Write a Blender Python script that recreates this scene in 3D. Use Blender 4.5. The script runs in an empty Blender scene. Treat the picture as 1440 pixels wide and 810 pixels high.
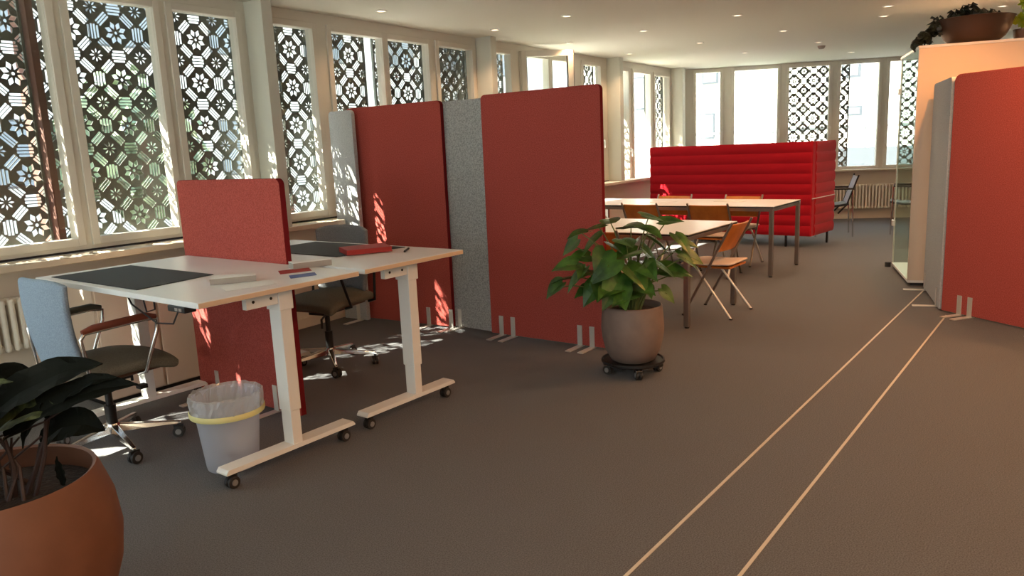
import bpy, bmesh, math, random
from mathutils import Vector, Matrix
from mathutils.geometry import delaunay_2d_cdt
random.seed(7)
C = bpy.context.scene.collection
PI = math.pi

# ------------------------------------------------------------------ camera
cam_d = bpy.data.cameras.new('camera'); cam = bpy.data.objects.new('camera', cam_d); C.objects.link(cam)
right = Vector((0.60274, -0.79673, -0.04374)); up_v = Vector((0.17071, 0.07521, 0.98245)); fwd = Vector((0.77946, 0.59963, -0.18134))
cam.matrix_world = Matrix(((right.x, up_v.x, -fwd.x, 0), (right.y, up_v.y, -fwd.y, 0), (right.z, up_v.z, -fwd.z, 1.41), (0, 0, 0, 1)))
cam_d.sensor_width = 36.0; cam_d.lens = 1068.94 / 1440 * 36.0; cam_d.clip_start = 0.05; cam_d.clip_end = 300
bpy.context.scene.camera = cam

# ------------------------------------------------------------------ light and exposure
W = bpy.data.worlds.new('world'); bpy.context.scene.world = W; W.use_nodes = True
wn = W.node_tree.nodes; wl = W.node_tree.links
bg = wn['Background']; tc = wn.new('ShaderNodeTexCoord'); sx = wn.new('ShaderNodeSeparateXYZ'); cr = wn.new('ShaderNodeValToRGB')
wl.new(tc.outputs['Generated'], sx.inputs[0]); wl.new(sx.outputs['Z'], cr.inputs[0]); wl.new(cr.outputs[0], bg.inputs[0])
cr.color_ramp.elements[0].color = (0.86, 0.93, 0.95, 1); cr.color_ramp.elements[1].color = (0.40, 0.62, 0.95, 1)
bg.inputs[1].default_value = 3.0
sun_d = bpy.data.lights.new('sun', 'SUN'); sun = bpy.data.objects.new('sun', sun_d); C.objects.link(sun)
sun_d.energy = 30.0; sun_d.angle = math.radians(0.6); sun_d.color = (1.0, 0.93, 0.80)
sun.location = (0, 12, 14)
sun.rotation_euler = Vector((1.03, -1.0, -1.31)).to_track_quat('-Z', 'Y').to_euler()
vs = bpy.context.scene.view_settings
vs.view_transform = 'Standard'; vs.look = 'None'; vs.gamma = 1.0; vs.use_curve_mapping = False; vs.exposure = 0.95
cy = bpy.context.scene.cycles
cy.max_bounces = 10; cy.diffuse_bounces = 5; cy.glossy_bounces = 3; cy.transparent_max_bounces = 16; cy.sample_clamp_indirect = 6.0
cy.caustics_reflective = False; cy.caustics_refractive = False
DOWNLIGHT_W = 20.0
DOWNLIGHT_COL = (1.0, 0.60, 0.33)

# ------------------------------------------------------------------ helpers
def lin(c):
    return tuple(((v / 255) / 12.92 if v / 255 <= 0.04045 else ((v / 255 + 0.055) / 1.055) ** 2.4) for v in c)
MATS = {}
def mat(name, rgb, rough=0.6, metal=0.0, spec=0.5, noise=0.0, scale=40.0, bump=0.0, rgb2=None, detail=4.0, sheen=0.0, trans=0.0):
    m = bpy.data.materials.new(name); m.use_nodes = True; nt = m.node_tree; b = nt.nodes['Principled BSDF']
    c = lin(rgb); b.inputs['Base Color'].default_value = (*c, 1); b.inputs['Roughness'].default_value = rough
    b.inputs['Metallic'].default_value = metal; b.inputs['Specular IOR Level'].default_value = spec
    if sheen: b.inputs['Sheen Weight'].default_value = sheen
    if trans: b.inputs['Transmission Weight'].default_value = trans
    if noise or rgb2 or bump:
        tcn = nt.nodes.new('ShaderNodeTexCoord'); n = nt.nodes.new('ShaderNodeTexNoise')
        n.inputs['Scale'].default_value = scale; n.inputs['Detail'].default_value = detail
        nt.links.new(tcn.outputs['Object'], n.inputs['Vector'])
        if noise or rgb2:
            c2 = lin(rgb2) if rgb2 else tuple(v * (1 - noise) for v in c)
            r = nt.nodes.new('ShaderNodeValToRGB'); r.color_ramp.elements[0].position = 0.35; r.color_ramp.elements[1].position = 0.65
            r.color_ramp.elements[0].color = (*c2, 1); r.color_ramp.elements[1].color = (*(tuple(min(1, v * (1 + noise)) for v in c)), 1)
            nt.links.new(n.outputs['Fac'], r.inputs[0]); nt.links.new(r.outputs[0], b.inputs['Base Color'])
        if bump:
            bp = nt.nodes.new('ShaderNodeBump'); bp.inputs['Strength'].default_value = bump; bp.inputs['Distance'].default_value = 0.01
            nt.links.new(n.outputs['Fac'], bp.inputs['Height']); nt.links.new(bp.outputs[0], b.inputs['Normal'])
    MATS[name] = m; return m
def glassmat(name, tint=(1, 1, 1), gloss=0.06):
    m = bpy.data.materials.new(name); m.use_nodes = True; nt = m.node_tree; nt.nodes.clear()
    o = nt.nodes.new('ShaderNodeOutputMaterial'); mx = nt.nodes.new('ShaderNodeMixShader'); t = nt.nodes.new('ShaderNodeBsdfTransparent'); g = nt.nodes.new('ShaderNodeBsdfGlossy')
    t.inputs[0].default_value = (*tint, 1); g.inputs['Roughness'].default_value = 0.02
    mx.inputs[0].default_value = gloss
    nt.links.new(t.outputs[0], mx.inputs[1]); nt.links.new(g.outputs[0], mx.inputs[2]); nt.links.new(mx.outputs[0], o.inputs[0])
    MATS[name] = m; return m
def filmmat(name, rgb, opac):
    m = bpy.data.materials.new(name); m.use_nodes = True; nt = m.node_tree; nt.nodes.clear()
    o = nt.nodes.new('ShaderNodeOutputMaterial'); mx = nt.nodes.new('ShaderNodeMixShader'); t = nt.nodes.new('ShaderNodeBsdfTransparent')
    a = nt.nodes.new('ShaderNodeAddShader'); d = nt.nodes.new('ShaderNodeBsdfDiffuse'); tl = nt.nodes.new('ShaderNodeBsdfTranslucent'); g = nt.nodes.new('ShaderNodeBsdfGlossy')
    m2 = nt.nodes.new('ShaderNodeMixShader'); m3 = nt.nodes.new('ShaderNodeMixShader')
    c = (*lin(rgb), 1); d.inputs[0].default_value = c; tl.inputs[0].default_value = c; g.inputs['Roughness'].default_value = 0.18
    nt.links.new(d.outputs[0], m2.inputs[1]); nt.links.new(tl.outputs[0], m2.inputs[2]); m2.inputs[0].default_value = 0.5
    nt.links.new(m2.outputs[0], m3.inputs[1]); nt.links.new(g.outputs[0], m3.inputs[2]); m3.inputs[0].default_value = 0.15
    mx.inputs[0].default_value = opac; nt.links.new(t.outputs[0], mx.inputs[1]); nt.links.new(m3.outputs[0], mx.inputs[2]); nt.links.new(mx.outputs[0], o.inputs[0])
    nt.nodes.remove(a); MATS[name] = m; return m
def emis(name, rgb, s):
    m = bpy.data.materials.new(name); m.use_nodes = True; b = m.node_tree.nodes['Principled BSDF']
    b.inputs['Base Color'].default_value = (*rgb, 1); b.inputs['Emission Color'].default_value = (*rgb, 1); b.inputs['Emission Strength'].default_value = s
    MATS[name] = m; return m

class MB:
    def __init__(s): s.b = bmesh.new()
    def box(s, x0, x1, y0, y1, z0, z1, M=None):
        vs_ = [s.b.verts.new(v) for v in [(x0, y0, z0), (x1, y0, z0), (x1, y1, z0), (x0, y1, z0), (x0, y0, z1), (x1, y0, z1), (x1, y1, z1), (x0, y1, z1)]]
        if M is not None:
            for v in vs_: v.co = M @ v.co
        for f in ((3, 2, 1, 0), (4, 5, 6, 7), (0, 1, 5, 4), (1, 2, 6, 5), (2, 3, 7, 6), (3, 0, 4, 7)): s.b.faces.new([vs_[i] for i in f])
        return s
    def prism(s, pts, z0, z1, M=None):
        n = len(pts); lo = [s.b.verts.new((x, y, z0)) for x, y in pts]; hi = [s.b.verts.new((x, y, z1)) for x, y in pts]
        if M is not None:
            for v in lo + hi: v.co = M @ v.co
        s.b.faces.new(lo[::-1]); s.b.faces.new(hi)
        for i in range(n): s.b.faces.new((lo[i], lo[(i + 1) % n], hi[(i + 1) % n], hi[i]))
        return s
    def tube(s, pts, r, n=10, cap=True):
        pts = [Vector(p) for p in pts]; rs = r if isinstance(r, (list, tuple)) else [r] * len(pts)
        rings = []; prev = None
        for i, p in enumerate(pts):
            if i == 0: t = pts[1] - p
            elif i == len(pts) - 1: t = p - pts[i - 1]
            else: t = (pts[i + 1] - p).normalized() + (p - pts[i - 1]).normalized()
            t.normalize()
            if prev is None: a = t.orthogonal().normalized()
            else: a = (prev - t * prev.dot(t)); a = a.normalized() if a.length > 1e-5 else t.orthogonal().normalized()
            prev = a; bb = t.cross(a)
            rings.append([s.b.verts.new(p + (a * math.cos(2 * PI * k / n) + bb * math.sin(2 * PI * k / n)) * rs[i]) for k in range(n)])
        for i in range(len(rings) - 1):
            for k in range(n): s.b.faces.new((rings[i][k], rings[i][(k + 1) % n], rings[i + 1][(k + 1) % n], rings[i + 1][k]))
        if cap: s.b.faces.new(rings[0][::-1]); s.b.faces.new(rings[-1])
        return s
    def lathe(s, prof, n=40, cx=0, cy_=0, cap=False):
        rings = [[s.b.verts.new((cx + r * math.cos(2 * PI * k / n), cy_ + r * math.sin(2 * PI * k / n), z)) for k in range(n)] for r, z in prof]
        for i in range(len(rings) - 1):
            for k in range(n): s.b.faces.new((rings[i][k], rings[i][(k + 1) % n], rings[i + 1][(k + 1) % n], rings[i + 1][k]))
        if cap: s.b.faces.new(rings[0][::-1]); s.b.faces.new(rings[-1])
        return s
    def grid(s, P, thick=0.0):
        R = [[s.b.verts.new(p) for p in row] for row in P]
        for i in range(len(R) - 1):
            for j in range(len(R[0]) - 1): s.b.faces.new((R[i][j], R[i][j + 1], R[i + 1][j + 1], R[i + 1][j]))
        return s
def obj(name, mb, m, parent=None, bevel=0.0, smooth=False, solid=0.0, sub=0, loc=None):
    me = bpy.data.meshes.new(name); bmesh.ops.recalc_face_normals(mb.b, faces=mb.b.faces); mb.b.to_mesh(me); mb.b.free()
    o = bpy.data.objects.new(name, me); C.objects.link(o)
    for mm in (m if isinstance(m, (list, tuple)) else [m]): me.materials.append(mm)
    if parent: o.parent = parent
    if loc is not None: o.location = loc
    if solid: d = o.modifiers.new('solidify', 'SOLIDIFY'); d.thickness = solid; d.offset = 0
    if sub: d = o.modifiers.new('subdivision', 'SUBSURF'); d.levels = sub; d.render_levels = sub
    if bevel:
        d = o.modifiers.new('bevel', 'BEVEL'); d.width = bevel; d.segments = 2; d.limit_method = 'ANGLE'; d.angle_limit = math.radians(40)
    if smooth:
        for p in me.polygons: p.use_smooth = True
        if not sub and not bevel:
            d = o.modifiers.new('edge_split', 'EDGE_SPLIT'); d.split_angle = math.radians(38)
    return o
def tag(o, label=None, cat=None, group=None, kind=None):
    if label: o['label'] = label
    if cat: o['category'] = cat
    if group: o['group'] = group
    if kind: o['kind'] = kind
    return o
def thing(name, label, cat, loc=(0, 0, 0), rz=0, group=None):
    o = bpy.data.objects.new(name, None); C.objects.link(o); o.location = loc; o.rotation_euler = (0, 0, rz); o.empty_display_size = 0.1
    return tag(o, label, cat, group)
def struct(name, mb, m, **k): return tag(obj(name, mb, m, **k), kind='structure')
def copy_tree(o, parent=None):
    c = o.copy(); C.objects.link(c); c.parent = parent
    for ch in list(o.children): copy_tree(ch, c)
    return c
def rot2(a): return Matrix.Rotation(a, 4, 'Z')
def arc_pts(cx, cy_, r, a0, a1, n=6): return [(cx + r * math.cos(a0 + (a1 - a0) * i / n), cy_ + r * math.sin(a0 + (a1 - a0) * i / n)) for i in range(n + 1)]

# ------------------------------------------------------------------ materials
mat('carpet', (102, 102, 103), 0.8, spec=0.25, scale=190, rgb2=(70, 70, 71), bump=0.25, detail=6, sheen=0.1)
mat('ceiling_paint', (216, 215, 205), 0.9, spec=0.2)
mat('wall_paint', (226, 214, 196), 0.85, spec=0.25)
mat('frame_paint', (214, 209, 197), 0.55, spec=0.35)
mat('pillar_paint', (208, 209, 198), 0.6, spec=0.35)
mat('sill_board', (205, 190, 168), 0.5)
mat('gasket', (35, 30, 27), 0.7)
mat('lattice_metal', (88, 92, 84), 0.45, metal=0.2)
mat('reveal_brown', (92, 58, 46), 0.8)
mat('red_felt', (190, 90, 80), 0.95, spec=0.08, scale=150, rgb2=(160, 66, 58), bump=0.4, detail=8, sheen=0.15)
mat('red_felt_edge', (118, 32, 36), 0.95, spec=0.08)
mat('grey_felt', (186, 186, 184), 0.95, spec=0.08, scale=90, rgb2=(146, 146, 145), bump=0.25)
mat('pale_felt', (196, 198, 198), 0.95, spec=0.08, scale=110, rgb2=(178, 180, 181), bump=0.2)
mat('white_laminate', (226, 228, 228), 0.32, spec=0.5)
mat('panel_cream', (212, 198, 180), 0.45)
mat('laminate_edge_warm_lit', (215, 186, 156), 0.5)  # beige near edge with the warm lamp light put into its tan
mat('white_metal', (226, 226, 222), 0.4)
mat('steel_bright', (222, 219, 212), 0.35, metal=0.5)
mat('chrome', (205, 203, 200), 0.14, metal=1.0)
mat('steel_tube', (150, 143, 136), 0.32, metal=0.85)
mat('black_plastic', (22, 22, 23), 0.5)
mat('rubber', (38, 36, 35), 0.6)
mat('caster_hub', (150, 150, 148), 0.35, metal=0.4)
mat('blue_grey_fabric', (150, 168, 186), 0.9, spec=0.1, scale=170, rgb2=(132, 150, 168), bump=0.2)
mat('mid_grey_fabric', (140, 142, 146), 0.9, spec=0.1, scale=170, rgb2=(124, 126, 130), bump=0.2)
mat('olive_grey_fabric', (118, 112, 98), 0.9, spec=0.1, scale=170, rgb2=(104, 98, 86), bump=0.2)
mat('brown_leather', (120, 58, 40), 0.45)
mat('grey_leather', (86, 92, 84), 0.45)
mat('seat_shell', (100, 66, 48), 0.6)
mat('slate_mat', (66, 70, 72), 0.75, spec=0.2)
mat('paper_white', (228, 228, 226), 0.8)
mat('grey_card', (158, 150, 142), 0.7)
mat('red_card', (160, 40, 34), 0.6)
mat('blue_print', (88, 104, 158), 0.7)
mat('plywood', (198, 120, 44), 0.42, scale=8, rgb2=(172, 98, 32))
mat('seat_cream', (222, 205, 192), 0.8)
mat('sofa_red', (160, 6, 26), 0.8, spec=0.15, sheen=0.1)
mat('black_metal', (26, 25, 25), 0.4, metal=0.3)
mat('pot_grey', (124, 106, 96), 0.55, scale=12, rgb2=(116, 99, 90))
mat('pot_terracotta', (112, 70, 48), 0.6, scale=10, rgb2=(104, 64, 43))
mat('bowl_brown', (74, 54, 42), 0.5)
mat('soil', (44, 32, 24), 1.0, scale=60, rgb2=(26, 19, 15), bump=1.0)
mat('leaf_green', (70, 108, 38), 0.38, spec=0.5, scale=14, rgb2=(34, 66, 22))
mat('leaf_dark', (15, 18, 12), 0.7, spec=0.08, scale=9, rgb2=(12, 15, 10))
mat('leaf_olive', (84, 92, 52), 0.5, spec=0.2, scale=30, rgb2=(30, 36, 20))
mat('leaf_ivy', (46, 56, 40), 0.5, scale=14, rgb2=(28, 36, 26))
mat('leaf_lamplit', (186, 200, 44), 0.5, scale=14, rgb2=(150, 176, 30))  # downlight glow painted into the yellow-green of these leaves
mat('stem_green', (98, 112, 58), 0.6)
mat('stem_dark', (50, 34, 30), 0.6)
mat('radiator_paint', (228, 220, 204), 0.4)
mat('yellow_tape', (222, 216, 150), 0.5)
mat('cabinet_beige', (214, 190, 168), 0.6)
mat('sling_fabric', (150, 160, 178), 0.85)
mat('inlay_strip', (196, 186, 170), 0.5)
mat('facade_white', (196, 194, 188), 0.9)
mat('facade_grey', (120, 128, 134), 0.9)
mat('garden_wall', (70, 77, 83), 0.9)
mat('window_dark', (64, 70, 76), 0.3)
mat('street', (190, 186, 178), 0.95)
mat('grass', (120, 150, 90), 0.95, scale=2, rgb2=(96, 130, 72))
mat('tree_leaf', (112, 128, 98), 0.8, scale=2, rgb2=(84, 100, 74))
mat('bark', (70, 58, 48), 0.9)
mat('rail_grey', (84, 90, 92), 0.5)
glassmat('window_glass', (0.97, 0.99, 0.98), 0.05)
glassmat('cabinet_glass', (0.90, 0.96, 0.94), 0.07)
filmmat('bin_plastic', (226, 232, 244), 0.5)
filmmat('bag_film', (240, 240, 240), 0.34)
emis('lamp_lens', (1.0, 0.78, 0.55), 1.6)
M = MATS

# ------------------------------------------------------------------ the room
CEIL = 2.57
A = math.radians(3.33); WU = Vector((math.cos(A), math.sin(A), 0)); WN = Vector((-math.sin(A), math.cos(A), 0)); P0 = Vector((3.98, 5.205, 0))
WM = Matrix.Translation(P0) @ rot2(A)                 # local: x = along window wall, y = outwards
FU = Vector((1.45, -2.98, 0)).normalized(); FA = math.atan2(FU.y, FU.x); F0 = Vector((12.35, 5.60, 0))
FM = Matrix.Translation(F0) @ rot2(FA)                # local: x = along far wall, y = outwards (towards +x world)
def struct_at(name, mb, m, Mx, **k):
    o = struct(name, mb, m, **k); o.matrix_world = Mx; return o
outer = [(-3.6, -4.4), (17.0, -4.4), (12.62, 5.72), (12.0, 5.78), (-3.6, 4.86)]
struct('floor', MB().prism(outer, -0.15, 0.0), M['carpet'])
struct('ceiling', MB().prism([(-3.6, -4.4), (17.2, -4.4), (12.70, 5.80), (12.0, 5.86), (-3.6, 4.94)], CEIL, CEIL + 0.12), M['ceiling_paint'])
struct('wall_right', MB().box(-3.7, 17.3, -4.5, -4.3, 0, CEIL), M['wall_paint'])
struct('wall_back', MB().box(-3.7, -3.5, -4.5, 5.0, 0, 0.84).box(-3.7, -3.5, -4.5, -3.6, 0.84, CEIL).box(-3.7, -3.5, 4.2, 5.0, 0.84, CEIL), M['wall_paint'])
wl_ = MB().box(-7.8, 8.52, 0.0, 0.22, -0.1, 0.84).box(-7.8, -7.3, 0.0, 0.22, 0.84, CEIL)
wl_.box(7.98, 8.52, 0.0, 0.22, 0.84, CEIL)
struct_at('wall_left', wl_, M['wall_paint'], WM)
wf = MB().box(-0.15, 12.5, 0.0, 0.22, -0.1, 0.80).box(6.6, 12.5, 0.0, 0.22, 0.80, CEIL)
struct_at('wall_far', wf, M['wall_paint'], FM)
struct_at('trim_1', MB().box(-7.6, 0.25, -0.22, 0.0, 0.838, 0.878).box(0.25, 0.66, -0.012, 0.0, 0.838, 0.878).box(0.66, 8.35, -0.22, 0.0, 0.838, 0.878), M['sill_board'], WM, bevel=0.006)        # window sill, left
struct_at('trim_2', MB().box(0.0, 11.5, -0.16, 0.0, 0.785, 0.815), M['sill_board'], FM, bevel=0.006)         # window sill, far
struct_at('baseboard_left', MB().box(-7.6, 8.35, -0.018, 0.0, 0.0, 0.08), M['wall_paint'], WM)
struct_at('baseboard_far', MB().box(0.1, 11.5, -0.018, 0.0, 0.0, 0.08), M['wall_paint'], FM)
# roof overhang outside
struct_at('trim_3', MB().box(-8.5, 9.2, 0.10, 0.80, 2.66, 2.80), M['facade_grey'], WM)
# window pillars (fins standing between the bays, on the sill)
for i, (s0, s1) in enumerate([(-3.31, -3.20), (-0.392, -0.295), (2.53, 2.63), (5.60, 5.71), (7.93, 8.04)]):
    struct_at('trim_%d' % (4 + i), MB().box(s0, s1, -0.20, 0.0, 0.878, CEIL), M['pillar_paint'], WM, bevel=0.004)
# silver strips inlaid in the carpet
struct('trim_20', MB().box(-1.5, 7.55, 1.131, 1.143, -0.001, 0.003), M['inlay_strip'])
struct('trim_21', MB().box(-1.5, 6.52, 0.821, 0.833, -0.001, 0.003), M['inlay_strip'])

def window(name, Mx, s0, s1, opens, zb, zt, z0=0.878, handles=True, hz=1.25):
    root = bpy.data.objects.new(name, None); C.objects.link(root); root.matrix_world = Mx; tag(root, kind='structure')
    fr = MB(); prev = s0
    for (a, b) in opens + [(s1, None)]:
        fr.box(prev, a, 0.0, 0.07, z0, CEIL)
        if b is not None:
            fr.box(a, b, 0.0, 0.07, z0, zb); fr.box(a, b, 0.0, 0.07, zt, CEIL)
            prev = b
    obj('frame', fr, M['frame_paint'], root)
    obj('gasket', MB().box(s0, s1, -0.004, 0.0, z0, z0 + 0.014), M['gasket'], root)
    for (a, b) in opens:
        sb = MB(); w = 0.05
        sb.box(a - w, a, -0.018, 0.0, zb - w, zt + w).box(b, b + w, -0.018, 0.0, zb - w, zt + w)
        sb.box(a, b, -0.018, 0.0, zb - w, zb).box(a, b, -0.018, 0.0, zt, zt + w)
        obj('sash', sb, M['frame_paint'], root, bevel=0.004)
        obj('glass_pane', MB().box(a, b, 0.028, 0.032, zb, zt), M['window_glass'], root)
        if handles:
            h = MB().box(b + 0.018, b + 0.042, -0.030, -0.018, hz - 0.03, hz + 0.03).box(b + 0.022, b + 0.038, -0.055, -0.043, hz - 0.10, hz + 0.01).box(b + 0.022, b + 0.038, -0.045, -0.03, hz - 0.005, hz + 0.01)
            obj('handle', h, M['steel_bright'], root)
    return root
window('window_1', WM, -3.21, -0.30, [(-3.10, -2.66), (-2.50, -1.84), (-1.70, -1.14), (-0.997, -0.485)], 0.965, 2.445, handles=False)
window('window_2', WM, -0.39, 2.62, [(-0.20, 0.25), (0.46, 1.075), (1.15, 1.726), (1.89, 2.446)], 0.96, 2.44, handles=False)
window('window_3', WM, 2.62, 5.65, [(2.75, 3.17), (3.42, 4.00), (4.10, 4.631), (4.90, 5.387)], 0.96, 2.45, hz=1.45)
window('window_4', WM, 5.65, 8.0, [(5.85, 6.27), (6.46, 7.056), (7.25, 7.82)], 0.88, 2.43, z0=0.85, hz=1.30)
window('window_5', FM, -0.12, 6.62, [(0.16, 0.55), (0.78, 1.466), (1.644, 2.27), (2.44, 3.02), (3.18, 3.80), (3.96, 4.60), (4.76, 5.40), (5.56, 6.2)], 0.865, 2.50, z0=0.80, hz=1.5)
BKM = Matrix.Translation((-3.55, -3.6, 0)) @ rot2(PI / 2)
window('window_added_back', BKM, 0, 7.8, [(0.1 + 0.96 * k, 0.92 + 0.96 * k) for k in range(8)], 0.96, 2.44, z0=0.84, handles=False)  # row added in the unseen back wall to let daylight in from behind
window('window_added_left', WM, -7.3, -3.2, [(-7.2, -6.5), (-6.3, -5.6), (-5.4, -4.7), (-4.5, -3.8), (-3.7, -3.3)], 0.965, 2.445, handles=False)  # unseen bays added out of view to bring more daylight inside
# opened casement in window_3, swung into the room
ocr = bpy.data.objects.new('window_6', None); C.objects.link(ocr); tag(ocr, kind='structure')
ocr.matrix_world = WM @ Matrix.Translation((3.37, -0.03, 0)) @ rot2(math.radians(-47))
w_ = 0.062; L_ = 0.62
obj('sash', MB().box(0, w_, 0, 0.05, 0.93, 2.50).box(L_ - w_, L_, 0, 0.05, 0.93, 2.50).box(w_, L_ - w_, 0, 0.05, 0.93, 0.995).box(w_, L_ - w_, 0, 0.05, 2.435, 2.50), M['frame_paint'], ocr, bevel=0.004)
obj('gasket', MB().box(w_, w_ + .012, 0.03, 0.05, 0.995, 2.435).box(L_ - w_ - .012, L_ - w_, 0.03, 0.05, 0.995, 2.435).box(L_, L_ + .006, 0.005, .045, .93, 2.5), M['gasket'], ocr)
obj('glass_pane', MB().box(w_, L_ - w_, 0.022, 0.026, 0.995, 2.435), M['window_glass'], ocr)

# ------------------------------------------------------------------ perforated lattice screens outside the windows
def lattice_master():
    PZ = 0.305; NX, NZ = 4, 7
    holes = []
    def poly(cx, cz, pts, ang=0):
        ca, sa = math.cos(ang), math.sin(ang)
        holes.append([((cx + x * ca - z * sa) * PZ, (cz + x * sa + z * ca) * PZ) for x, z in pts])
    def strips(cx, cz, ang, widths):   # stripes run along local x
        for off, hl, hw in widths:
            ca, sa = math.cos(ang), math.sin(ang)
            ch = 0.02
            poly(cx - off * sa, cz + off * ca, [(-hl, -hw), (hl, -hw), (hl, hw), (-hl, hw)], ang)
    barrel = [(-0.099, 0.128, 0.0235), (-0.033, 0.155, 0.0235), (0.033, 0.155, 0.0235), (0.099, 0.128, 0.0235)]
    diag = [(-0.057, 0.148, 0.0205), (0.0, 0.148, 0.0205), (0.057, 0.148, 0.0205)]
    for i in range(NX + 1):
        for j in range(NZ + 1):
            poly(i, j, [(0.034 * math.cos(2 * PI * k / 8), 0.034 * math.sin(2 * PI * k / 8)) for k in range(8)])
            for k in range(8):
                a = 2 * PI * k / 8 + PI / 8
                poly(i, j, [(0.075, 0), (0.16, -0.057), (0.252, 0), (0.16, 0.057)], a)
            strips(i + 0.5, j, PI / 2, barrel); strips(i, j + 0.5, 0, barrel)
            for sx_, sz_ in ((1, 1), (1, -1), (-1, 1), (-1, -1)):
                d = 0.277; strips(i + sx_ * d, j + sz_ * d, math.atan2(sz_, sx_) + PI / 2, diag)
            for k in range(8):
                a = 2 * PI * k / 8
                poly(i + 0.5, j + 0.5, [(0.04, 0), (0.10, -0.021), (0.15, 0), (0.10, 0.021)], a)
    m = 0.45
    x0, x1, z0, z1 = -m * PZ, (NX + m) * PZ, -m * PZ, (NZ + m) * PZ
    vv = [Vector((x0, z0)), Vector((x1, z0)), Vector((x1, z1)), Vector((x0, z1))]; ff = [[0, 1, 2, 3]]
    for h in holes:
        if all(x0 + .004 < x < x1 - .004 and z0 + .004 < z < z1 - .004 for x, z in h):
            ff.append(list(range(len(vv), len(vv) + len(h)))); vv += [Vector(p) for p in h]
    ov, oe, of, _a, _b, ofi = delaunay_2d_cdt(vv, [], ff, 1, 1e-6, True)
    b = bmesh.new(); bv = [b.verts.new((p.x, p.y, -0.002)) for p in ov]
    fs = [b.faces.new([bv[k] for k in f]) for f, ids in zip(of, ofi) if ids == [0]]
    r = bmesh.ops.extrude_face_region(b, geom=fs)
    for e in r['geom']:
        if isinstance(e, bmesh.types.BMVert): e.co.z += 0.004
    me = bpy.data.meshes.new('lattice'); b.to_mesh(me); b.free(); return me
LME = lattice_master()
def lattice(Mx, s0, s1, z0, z1, off, ph, label, phz=2.285 - 0.305 * 4):
    # crop the master so that flowers sit at s = ph + n*P and z = phz + n*P
    P = 0.305; k = math.floor((s0 - ph) / P); ox = ph + k * P; j = math.floor((z0 - phz) / P); oz = phz + j * P
    b = bmesh.new(); b.from_mesh(LME)
    for v in b.verts: v.co = Vector((v.co.x + ox, v.co.z + off, v.co.y + oz))
    for co, no in (((s0, 0, 0), (-1, 0, 0)), ((s1, 0, 0), (1, 0, 0)), ((0, 0, z0), (0, 0, -1)), ((0, 0, z1), (0, 0, 1))):
        bmesh.ops.bisect_plane(b, geom=b.verts[:] + b.edges[:] + b.faces[:], plane_co=co, plane_no=no, clear_outer=True)
    me = bpy.data.meshes.new('lattice_screen'); b.to_mesh(me); b.free()
    o = bpy.data.objects.new('lattice_screen', me); C.objects.link(o); me.materials.append(M['lattice_metal']); o.matrix_world = Mx
    tag(o, label, 'window screen', 'perforated flower-pattern lattice screens outside the windows')
    w = 0.014; f = MB().box(s0 - w, s0, off - .012, off + .012, z0 - w, z1 + w).box(s1, s1 + w, off - .012, off + .012, z0 - w, z1 + w).box(s0, s1, off - .012, off + .012, z0 - w, z0).box(s0, s1, off - .012, off + .012, z1, z1 + w)
    obj('frame', f, M['lattice_metal'], o)
    return o
lattice(WM, -3.20, -1.925, 0.92, 2.56, .15, -1.995 - .001, 'large dark lattice screen in the leftmost window, next to a brown reveal strip')
struct_at('trim_22', MB().box(-1.905, -1.862, 0.08, 0.30, 0.90, 2.56), M['reveal_brown'], WM)
lattice(WM, -1.83, -0.89, 0.92, 2.56, .20, -1.294, 'lattice screen filling the second window from the left, behind the desk with the charcoal mat')
lattice(WM, -1.03, -0.43, 0.92, 2.56, .15, -0.725, 'lattice screen in the third window from the left, above the low red desk divider')
lattice(WM, -0.36, 0.06, 0.92, 2.56, .21, 0.02, 'narrow overlapping lattice screen at the left of the tall window beside the first pillar')
lattice(WM, -0.05, 0.40, 0.92, 2.56, .15, 0.139, 'lattice screen in the tall narrow window right of the first pillar')
lattice(WM, 0.44, 0.985, 0.92, 2.56, .15, 0.805, 'lattice screen above the left end of the tall partition, with a clear strip beside it')
lattice(WM, 1.12, 1.80, 0.92, 2.56, .15, 1.575, 'lattice screen directly above the left tall red partition')
lattice(WM, 1.86, 2.50, 0.92, 2.56, .15, 1.575 + .60, 'lattice screen above the grey middle partition, doubled by a second one')
lattice(WM, 2.02, 2.62, 0.92, 2.56, .21, 2.12, 'rear of the two overlapping lattice screens above the grey middle partition')
lattice(WM, 2.72, 3.22, 0.92, 2.56, .15, 2.90, 'small lattice strip between the second pillar and the open casement')
lattice(WM, 3.40, 3.72, 0.92, 2.56, .15, 3.55, 'lattice strip seen through the open casement above the right tall red partition')
lattice(WM, 4.86, 5.46, 0.92, 2.56, .15, 5.14, 'pale distant lattice screen just left of the third pillar')
lattice(WM, 5.80, 6.30, 0.80, 2.00, .15, 6.19, 'narrow low lattice screen immediately right of the third pillar')
lattice(WM, 7.22, 7.90, 1.30, 2.56, .15, 7.50, 'lattice screen in the last window before the far corner')
LZ = 2.33 - 0.33 * 4
lattice(FM, 1.55, 2.32, 0.80, 2.60, .16, 2.055, 'lattice screen centred above the right end of the red sofa')
lattice(FM, 2.36, 2.60, 0.80, 2.60, .16, 2.44, 'half-open narrow lattice screen to the right of the red sofa')
lattice(FM, 3.42, 4.62, 0.80, 2.60, .16, 3.80, 'lattice screen seen through the glass display cabinet')

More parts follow.
